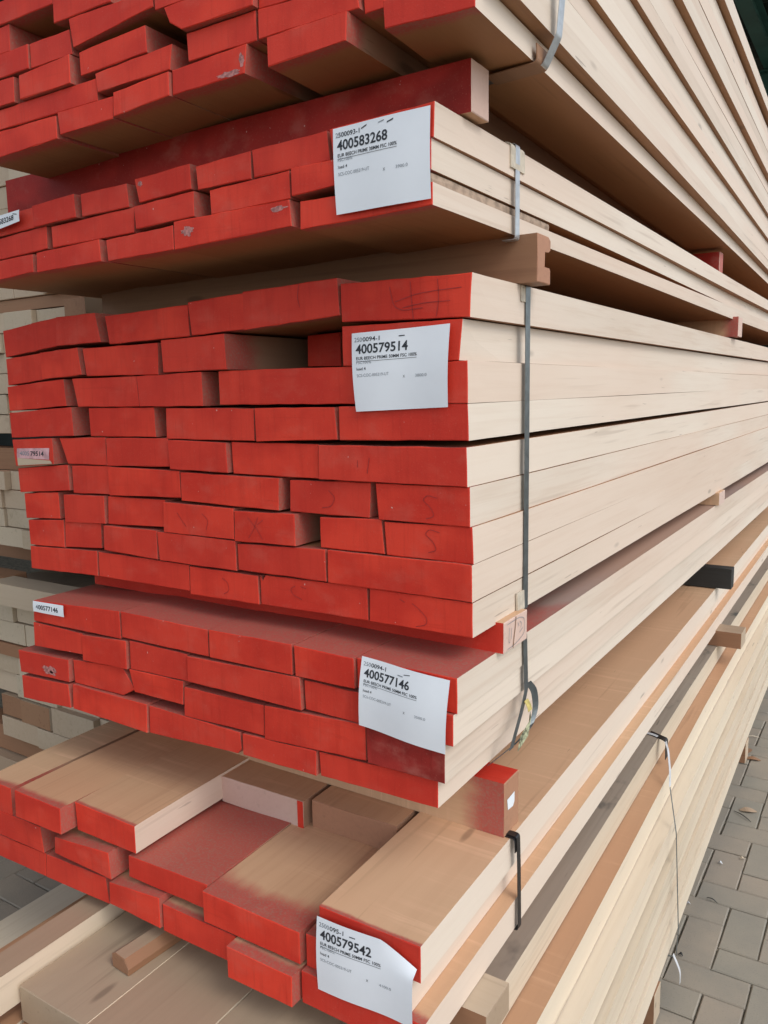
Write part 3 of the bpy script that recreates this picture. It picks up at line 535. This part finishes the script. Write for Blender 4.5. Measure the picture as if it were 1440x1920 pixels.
for i, (x0, x1, zt, zb, ye, fm, lab, fx) in enumerate(SW):
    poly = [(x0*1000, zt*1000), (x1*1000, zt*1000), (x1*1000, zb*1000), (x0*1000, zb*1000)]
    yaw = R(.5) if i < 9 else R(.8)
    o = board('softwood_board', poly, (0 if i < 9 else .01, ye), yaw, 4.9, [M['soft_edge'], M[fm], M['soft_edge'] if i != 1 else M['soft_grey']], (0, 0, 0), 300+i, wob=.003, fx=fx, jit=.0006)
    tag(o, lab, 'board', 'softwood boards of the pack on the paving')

# ------------------------------------------------------------------ neighbouring unpainted stack on the left
NB = []   # (x0, x1, ztop, zbot, dy, endmat, packname, row)
nr = random.Random(12)
def nrow(edges, zt, zb, pkname, row, mat='pale_end'):
    for a, b in zip(edges, edges[1:]):
        NB.append((a+.0012, b-.0012, zt, zb, nr.uniform(-.012, .012), mat, pkname, row))
nrow([-1.62, -1.45, -1.344, -1.216, -1.10], .612, .562, 'pale pack highest at the left edge', 'bottom row')
nrow([-1.62, -1.50, -1.38, -1.268, -1.155], .530, .483, 'pale pack beside the tallest', 'top row')
NB.append((-1.153, -1.08, .545, .500, 0, 'brown_wood', 'pale pack beside the tallest', 'top row'))
zz = [.481, .434, .385, .335, .285, .238]
for k in range(5):
    e = [-1.64, -1.52+nr.uniform(-.03, .03), -1.395, -1.25+nr.uniform(-.03, .03), -1.09+nr.uniform(-.02, .02)]
    nrow(e, zz[k], zz[k+1]+.002, 'pale pack beside the tallest', ORD[k+1]+' row down')
zz = [.145, .096, .0475, -.001, -.051]; cuts = [-1.424, -1.458, -1.458, -1.380]
for k in range(4):
    nrow([-1.66, -1.56, cuts[k], -1.33+nr.uniform(-.02, .02), -1.20, -1.09], zz[k], zz[k+1]+.002, 'pale pack level with the blushed tag', 'top row' if k == 0 else ORD[k]+' row down')
nrow([-1.70, -1.56, -1.444, -1.33, -1.19, -1.10], -.190, -.249, 'pale pack with big beam on top', 'top row')
nrow([-1.70, -1.54, -1.405, -1.29, -1.15], -.251, -.308, 'pale pack with big beam on top', 'bottom row')
nrow([-1.72, -1.56, -1.444, -1.30, -1.15], -.346, -.395, 'lowest tall pale pack at the left', 'top row')
nrow([-1.72, -1.60, -1.47, -1.30, -1.15], -.397, -.458, 'lowest tall pale pack at the left', 'second row down')
NB.append((-1.545, -1.455, -.464, -.521, 0, 'brown_wood', 'lowest tall pale pack at the left', 'third row down'))
NB.append((-1.452, -1.330, -.462, -.523, -.006, 'brown_wood', 'lowest tall pale pack at the left', 'third row down'))
nrow([-1.318, -1.15, -1.08], -.456, -.523, 'lowest tall pale pack at the left', 'third row down')
nrow([-1.548, -1.386, -1.25, -1.10], -.525, -.580, 'lowest tall pale pack at the left', 'bottom row')
nrow([-1.70, -1.50, -1.30, -1.09], -.66, -.72, 'dim pack on the paving at the left', 'top row', 'soft_grey')
nrow([-1.70, -1.52, -1.32, -1.09], -.722, -.78, 'dim pack on the paving at the left', 'second row down', 'soft_grey')
nrow([-1.70, -1.49, -1.31, -1.09], -.782, -.84, 'dim pack on the paving at the left', 'bottom row', 'soft_grey')
for k in range(9):
    e = [-1.9, -1.78+nr.uniform(-.03, .03), -1.62, -1.46+nr.uniform(-.03, .03), -1.31, -1.13+nr.uniform(-.02, .02)]
    nrow(e, .72+.05*k+.0485, .72+.05*k, 'tall pale pack above the cut-off tag', ('bottom row' if k == 0 else ORD[k]+' row up'))
cnt = {}
for a in NB: cnt.setdefault((a[6], a[7]), []).append(a)
for i, a in enumerate(NB):
    x0, x1, zt, zb, dy, em, pn, rw = a
    poly = [(x0*1000, zt*1000), (x1*1000, zt*1000), (x1*1000, zb*1000), (x0*1000, zb*1000)]
    flat = 'soft_grey' if zt < 0 else 'beech_flat'
    o = board('sawn_board', poly, (0, .26+dy), 0, 3.2, [M['pale_end'], M[flat], M[em]], (0, .3, 0), 500+i, sub=.05, wob=.002)
    mates = sorted(cnt[pn, rw], key=lambda q: q[0]); k = mates.index(a); n = len(mates)
    pos = 'leftmost' if k == 0 else ('rightmost' if k == n-1 else ORD[n-1-k]+' from right')
    tag(o, 'unpainted end, %s, %s, %s' % (pos, rw, pn), 'board', 'unpainted boards of the stack at the left')
def nbearer(x0, x1, y0, y1, z0, z1, mat, lab):
    b = bearer(x1, y0, y1, z0, z1, [M[mat]]*3, lab, L=x1-x0, nearmat=mat, seed=int(abs(z0)*999)); b['group'] = 'bearers of the stack at the left'
nbearer(-1.75, -1.10, .27, .34, .533, .560, 'brown_wood', 'dark thin bearer below the highest pale pack at the left')
nbearer(-1.75, -1.12, .275, .33, .147, .202, 'brown_wood', 'brown bearer between two pale packs left of the blushed tag')
nbearer(-1.455, -1.10, .20, .27, -.185, -.130, 'pale_end', 'pale beam behind the small left corner tag, lying on the pale pack')
nbearer(-1.75, -1.46, .24, .31, -.186, -.128, 'brown_wood', 'brown block left of the pale beam at the left edge')
nbearer(-1.75, -1.12, .25, .32, -.344, -.311, 'brown_wood', 'brown bearer low in the left stack beside the jutting red board')
nbearer(-1.75, -1.12, .30, .37, -.656, -.584, 'brown_wood', 'shaded bearer near the bottom of the left stack')
nbearer(-1.75, -1.10, .30, .37, -.998, -.843, 'brown_wood', 'block under the dim pack on the paving')
nbearer(-1.75, -1.12, .40, .47, -.126, -.053, 'brown_wood', 'deep shaded bearer above the pale beam at the left')
# the neighbouring stack goes on upwards and back: a closed run of boards further in
# ------------------------------------------------------------------ labels
def text_mesh(body, size, bold=0.0):
    cu = bpy.data.curves.new('t', 'FONT'); cu.body = body; cu.size = size; cu.offset = bold; cu.resolution_u = 3
    ob = bpy.data.objects.new('t', cu); scene.collection.objects.link(ob)
    bpy.context.view_layer.update()
    me = bpy.data.meshes.new_from_object(ob.evaluated_get(bpy.context.evaluated_depsgraph_get()))
    bpy.data.objects.remove(ob); return me
def label_sheet(corners, y, items, lab, curl=None, bulge=.003, yslope=0.0, cat='label', grp=None, marks=(), mat='paper'):
    """corners TL,TR,BR,BL in (x,z) metres on the end plane y; items: (text, u, v, height, width, bold, material, part name)"""
    TL, TR, BR, BL = [Vector(c) for c in corners]
    H = ((TL-BL).length+(TR-BR).length)/2; W = ((TL-TR).length+(BL-BR).length)/2
    org = (TL+TR+BR+BL)/4
    ph = rnd.random()*9
    def S(u, v, off=0.0):
        p = TL*(1-u)*(1-v)+TR*u*(1-v)+BR*u*v+BL*(1-u)*v
        d = bulge*math.sin(math.pi*min(1, max(0, v)))*.6 + bulge*.5*math.sin(3.1*u+ph)**2 + .0012
        if curl: d += curl*max(0, u-.5)**2*4*(0.35+.65*v)
        return Vector((p.x-org.x, -d-off, p.y-org.y))
    bm = bmesh.new(); nu, nv = 18, 14
    vg = [[bm.verts.new(S(i/nu, j/nv)) for i in range(nu+1)] for j in range(nv+1)]
    if curl:   # rounded-off corner where the sheet bends back
        for j in range(nv+1):
            for i in range(nu+1):
                u, v = i/nu, j/nv
                k = max(0, (u-.68)/.32)*max(0, (.34-v)/.34)
                vg[j][i].co.z -= .026*k; vg[j][i].co.y += .006*k
    for j in range(nv):
        for i in range(nu):
            f = bm.faces.new((vg[j][i], vg[j+1][i], vg[j+1][i+1], vg[j][i+1])); f.smooth = True
    sheet = mesh_obj('paper_label', bm, M[mat], loc=(org.x, y, GZ+org.y))
    tag(sheet, lab, cat, grp)
    for (body, u, v, h, w, bold, mat, nm) in items:
        me = text_mesh(body, 1.0, bold)
        xs = [q.co.x for q in me.vertices]; ys = [q.co.y for q in me.vertices]
        x0, x1, y0_, y1_ = min(xs), max(xs), 0.0, max(ys)
        # cut long edges so the lettering can follow the sheet
        for q in me.vertices:
            uu = u + (q.co.x-x0)/(x1-x0)*w; vv = v - (q.co.y-y0_)/(y1_-y0_)*h
            q.co = S(uu, vv, .0004)
        me.materials.clear(); me.materials.append(M[mat])
        t = bpy.data.objects.new(nm, me); link(t, sheet)
    for (u0, v0, u1, v1, th, mat, nm) in marks:
        bm = bmesh.new(); n = 8
        prev = None
        for k in range(n+1):
            t = k/n; a = S(u0+(u1-u0)*t, v0+(v1-v0)*t-th/2, .0005); b = S(u0+(u1-u0)*t, v0+(v1-v0)*t+th/2, .0005)
            cur = (bm.verts.new(a), bm.verts.new(b))
            if prev: bm.faces.new((prev[0], prev[1], cur[1], cur[0]))
            prev = cur
        mesh_obj(nm, bm, M[mat], sheet)
    return sheet
def big(ref, num, thick, length, hid=1):
    return [
     (ref[:hid], .03, .115, .055, .028*hid, .004, 'ink_faint', 'printed_text'),
     (ref[hid:], .03+.030*hid, .115, .055, .26-.028*hid, .012, 'ink', 'printed_text'),
     (num, .045, .265, .118, .54, .020, 'ink', 'printed_number'),
     ('EUR BEECH PRIME %sMM FSC 100%%' % thick, .05, .345, .040, .63, .012, 'ink', 'printed_text'),
     ('FSC100%', .05, .395, .036, .16, .0, 'ink_faint', 'printed_text'),
     ('load 4', .05, .475, .036, .10, .006, 'ink', 'printed_text'),
     ('SCS-COC-005219-UT', .05, .560, .038, .34, .0, 'ink_faint', 'printed_text'),
     ('X', .535, .605, .034, .022, .0, 'ink', 'printed_text'),
     (length, .665, .605, .036, .12, .0, 'ink_faint', 'printed_text')]
UL = (.05, .366, .68, .366, .005, 'ink', 'underline')
mm = lambda l: [(a/1000, b/1000) for a, b in l]
label_sheet(mm([(-134.4, 636.2), (-1.3, 637.3), (-1.7, 539.0), (-132.2, 537.9)]), -.0975, big('2500093-1', '400583268', '38', '3900.0'),
   'white paper label 400583268 on the 38 mm pack ends', marks=[UL, (.31, .075, .37, .045, .014, 'ink', 'staple'), (.58, .075, .645, .05, .014, 'ink', 'staple'), (.49, .055, .55, .04, .010, 'ink_faint', 'staple')], grp='white pack labels')
label_sheet(mm([(-176.5, 404.4), (-26.1, 409.0), (-30.0, 304.7), (-172.4, 299.1)]), -.0045, big('2500094-1', '400579514', '50', '3800.0', 3),
   'white paper label 400579514 on the tallest red pack', bulge=.006, marks=[UL, (.49, .085, .55, .085, .012, 'ink', 'staple')], grp='white pack labels')
label_sheet(mm([(-139.1, -30.0), (-4.0, -39.9), (-11.5, -141.8), (-147.1, -130.7)]), -.0545, big('2500094-1', '400577146', '50', '3500.0', 3),
   'white paper label 400577146 tilting down to the right', bulge=.007, marks=[UL, (.44, .11, .50, .115, .014, 'ink_faint', 'staple'), (.51, .085, .58, .07, .010, 'ink', 'staple')], grp='white pack labels')
label_sheet(mm([(-154.8, -363.8), (-3.5, -358.5), (-6.0, -462.5), (-156.8, -473.2)]), -.1520, big('2500095-1', '400579542', '50', '4100.0', 4),
   'white paper label 400579542 with bent corner, lowest in the picture', curl=.004, bulge=.005, marks=[UL, (.36, .10, .42, .10, .012, 'ink', 'staple')], grp='white pack labels')
def small(corners, y, num, lab, faint=0, **k):
    it = [(num[:faint] or num[:1], .10, .70, .42, .075*max(1, faint), .012, 'ink_faint', 'printed_number'), (num[max(1, faint):], .10+.085*max(1, faint), .70, .42, .72-.08*max(1, faint), .02, 'ink', 'printed_number')]
    return label_sheet(mm(corners), y, it, lab, bulge=.0008, grp='small number tags', **k)
small([(-845.5, 622.9), (-759.9, 626.5), (-761.4, 608.9), (-849.0, 600.4)], -.0970, '400583268', 'small white tag 400583268 cut off at the left edge', marks=[(.80, .2, .93, .34, .07, 'ink', 'staple')])
small([(-967.3, 230.7), (-866.8, 233.6), (-869.6, 211.9), (-969.2, 212.3)], -.0035, '400579514', 'small tag 400579514 blushed with red spray', 4, mat='paper_pink')
bm = bmesh.new(); vv = [bm.verts.new(p) for p in ((-.049, -.0002, .0), (.053, -.0002, -.002), (.058, -.0002, -.0075), (-.0485, -.0002, -.0145))]; bm.faces.new(vv)
tag(mesh_obj('bare_patch', bm, M['pale_end'], BO['p3', 4, 0], loc=(.001, -.0012, .0155)))
small([(-881.0, -47.3), (-790.9, -45.2), (-791.2, -66.7), (-882.0, -67.6)], -.0535, '400577146', 'small white tag 400577146 on the left corner')
label_sheet(mm([(-743, 881), (-714.2, 877.9), (-716, 857.5), (-743.3, 859.3)]), -.141, [], 'scrap of white label at the top left edge', bulge=.001, grp='small number tags')
# bare strip under the blushed tag
# ------------------------------------------------------------------ straps
def strap(pts, label, mat, w=.013, th=.0008, closed=False, wv=(0, 1, 0), r=.004):
    p = pts if closed else round_corner(pts, r)
    o = ribbon('steel_strap' if mat != 'black' else 'plastic_strap', p, wv, w, th, M[mat], closed=closed)
    return tag(o, label, 'strap', 'straps round the packs')
def loop(x0, x1, z0, z1, y, **k): return [(x1, y, z0), (x1, y, z1), (x0, y, z1), (x0, y, z0)]
def rloop(x0, x1, z0, z1, y, r=.005):
    out = []
    for (cx, cz, a0) in ((x1-r, z0+r, -90), (x1-r, z1-r, 0), (x0+r, z1-r, 90), (x0+r, z0+r, 180)):
        for k in range(5): a = R(a0+k*22.5); out.append((cx+r*math.cos(a), y, cz+r*math.sin(a)))
    return out
strap([(.045, .058, .7085), (.0705, .056, .7085), (.0885, .054, .739), (.0975, .050, .83), (.108, .048, .92), (.125, .045, 1.02), (.132, .045, 1.151), (-.8, .045, 1.153)], 'shiny galvanised strap round the uppermost pack', 'steel', w=.017, r=.003)
ribbon('strap_underside_shaded', [(0, 0, -.0004), (-.12, .004, -.0004), (-.9, .004, -.0004)], (0, 1, 0), .016, .0008, M['steel_dark'], parent=[q for q in bpy.data.objects if q.name.startswith('steel_strap')][-1])  # same strap in darker steel, shade below the pack put into the colour
strap([(-.9, .129, .6485), (.0045, .129, .6485), (.0045, .129, .5262), (-.015, .129, .5262)], 'galvanised strap round the thin pack above the tallest', 'steel', w=.014)
strap(rloop(-.995, .0022, -.0030, .4735, .174), 'dark grey strap down the side of the tallest pack', 'steel_dark', w=.0165, closed=True)
strap([(-.9, .170, -.038), (.0035, .170, -.038), (.0045, .174, -.128), (.0075, .150, -.152), (.010, .106, -.195)], 'dark strap with twisted end round the pack just under the tallest', 'steel_dark', w=.014)
strap([(.005, .180, -.118), (.010, .192, -.132), (.013, .194, -.160), (.011, .180, -.186), (.008, .135, -.196), (-.03, .12, -.2335)], 'loose looped strap tail beside the twisted strap', 'steel_dark', w=.011, wv=(0.35, .5, 0.25), r=.02)
strap([(-.8, .147, -.3535), (.0045, .147, -.3535), (.0065, .146, -.40), (.0085, .145, -.5075), (-.7, .145, -.512)], 'black strap over the corner of the lowest red pack', 'black', w=.0125)
strap([(-.60, 1.13, -.5535), (-.02, 1.075, -.5535), (.0135, 1.06, -.556), (.03, 1.02, -.562), (.048, .965, -.585), (.056, .935, -.612)], 'white strap arching over the softwood ledge', 'white_strap', w=.010, wv=(.15, 1, 0), r=.01)
strap([(.0572, .93, -.612), (.0885, .865, -.686), (.1175, .785, -.869), (.1185, .765, -.924), (-.3, .76, -.927)], 'thin dark strap running down the side of the softwood pack', 'steel_dark', w=.004, wv=(.15, 1, 0), r=.004)
strap([(.116, .748, -.905), (.135, .735, -.93), (.136, .730, -.955)], 'loose white strap end hanging to the paving', 'white_strap', w=.008, r=.01)
# small black corner guard under the white strap
def guard(name, pts, w, th, mat, lab, grp=None):
    o = ribbon(name, round_corner(pts, .006, 5), (0, 1, 0), w, th, M[mat]); return tag(o, lab, 'corner guard', grp or 'corner guards under the straps')
guard('corner_guard', [(-.03, 1.085, -.5548), (.0165, 1.062, -.5548), (.0185, 1.055, -.60)], .022, .0015, 'black', 'black corner guard under the white strap on softwood')
guard('corner_guard', [(-.035, .147, -.3552), (.0028, .147, -.3552), (.0035, .147, -.378)], .020, .0012, 'black', 'black corner guard on the lowest red pack')
guard('corner_guard', [(-.04, .130, .6462), (.0030, .130, .6462), (.0034, .130, .6155)], .046, .0032, 'card', 'cardboard corner guard on the thin pack above the tallest')
guard('corner_guard', [(-.04, .168, .4715), (.0012, .168, .4715), (.0014, .168, .447)], .034, .0014, 'card', 'cardboard corner guard atop the tallest pack')
guard('corner_guard', [(.0020, .153, .030), (.0022, .155, -.001), (-.03, .157, -.0012)], .026, .0030, 'card', 'cardboard corner guard at the foot of the dark strap')
guard('corner_guard', [(.0693, .048, .7275), (.0695, .050, .7075), (.0, .054, .7070)], .034, .0014, 'brown_wood', 'worn corner guard below the uppermost pack')
o = ribbon('paper_tag', [(.008, .165, -.140), (.012, .168, -.150), (.013, .170, -.158)], (0, 1, 0), .014, .0006, M['yellow_tag']); tag(o, 'scrap of yellow tag caught in the twisted strap', 'tag')
o = ribbon('foil_tag', [(.010, .176, -.166), (.016, .160, -.180), (.012, .130, -.196)], (0, .4, .8), .018, .0006, M['green_tag'], widths=[.008, .026, .022]); tag(o, 'crumpled green and white tag at the foot of the twisted strap', 'tag')

# ------------------------------------------------------------------ litter on the paving
def chip(x, y, l, w, rz, mat, lab, name='wood_chip'):
    bm = bmesh.new(); n = 6; top = []; bot = []
    rr = random.Random(int(x*1e4))
    for k in range(n+1):
        t = k/n-.5; hw = w*(1-(2*t)**2*.8)*.5; z = .004+.003*math.cos(t*5)+rr.uniform(0, .001)
        top.append((bm.verts.new((t*l, hw, z)), bm.verts.new((t*l, -hw, z)))); bot.append((bm.verts.new((t*l, hw, z-.0012)), bm.verts.new((t*l, -hw, z-.0012))))
    for k in range(n):
        for A in (top, bot): bm.faces.new((A[k][0], A[k][1], A[k+1][1], A[k+1][0]))
        for e in (0, 1): bm.faces.new((top[k][e], top[k+1][e], bot[k+1][e], bot[k][e]))
    bmesh.ops.recalc_face_normals(bm, faces=bm.faces)
    tag(mesh_obj(name, bm, M[mat], loc=(x, y, .001), rz=R(rz)), lab, 'litter', 'litter on the paving')
LIT = [(0.066, 2.246, 0.05, 0.004, 20, 'soft_edge', 'pale splinter on the paving at the right edge', 'wood_splinter'), (0.068, 2.105, 0.06, 0.03, 70, 'brown_wood', 'brown dry leaf by the softwood pack, farther one', 'dry_leaf'), (0.097, 2.048, 0.05, 0.025, 10, 'brown_wood', 'dark brown dry leaf beside the farther leaf', 'dry_leaf'), (0.128, 1.615, 0.07, 0.004, -38, 'dark_wood', 'thin dark twig on the paving', 'twig'), (0.138, 1.659, 0.05, 0.028, 20, 'soft_grey', 'tan dry leaf beside the dark twig', 'dry_leaf'), (0.116, 1.317, 0.012, 0.008, 0, 'white_strap', 'tiny white chip on the paving', 'wood_chip'), (0.129, 1.132, 0.03, 0.003, -20, 'dark_wood', 'short dark splinter in mid paving', 'wood_splinter'), (0.106, 0.88, 0.01, 0.008, 0, 'dark_wood', 'small dark pebble on the nearest paver', 'pebble'), (0.165, 1.371, 0.012, 0.008, 30, 'soft_edge', 'pale crumb of wood at the right edge', 'wood_chip'), (0.079, 1.086, 0.012, 0.006, 30, 'white_strap', 'white fleck beside the softwood edge', 'wood_chip')]
for a in LIT: chip(*a)
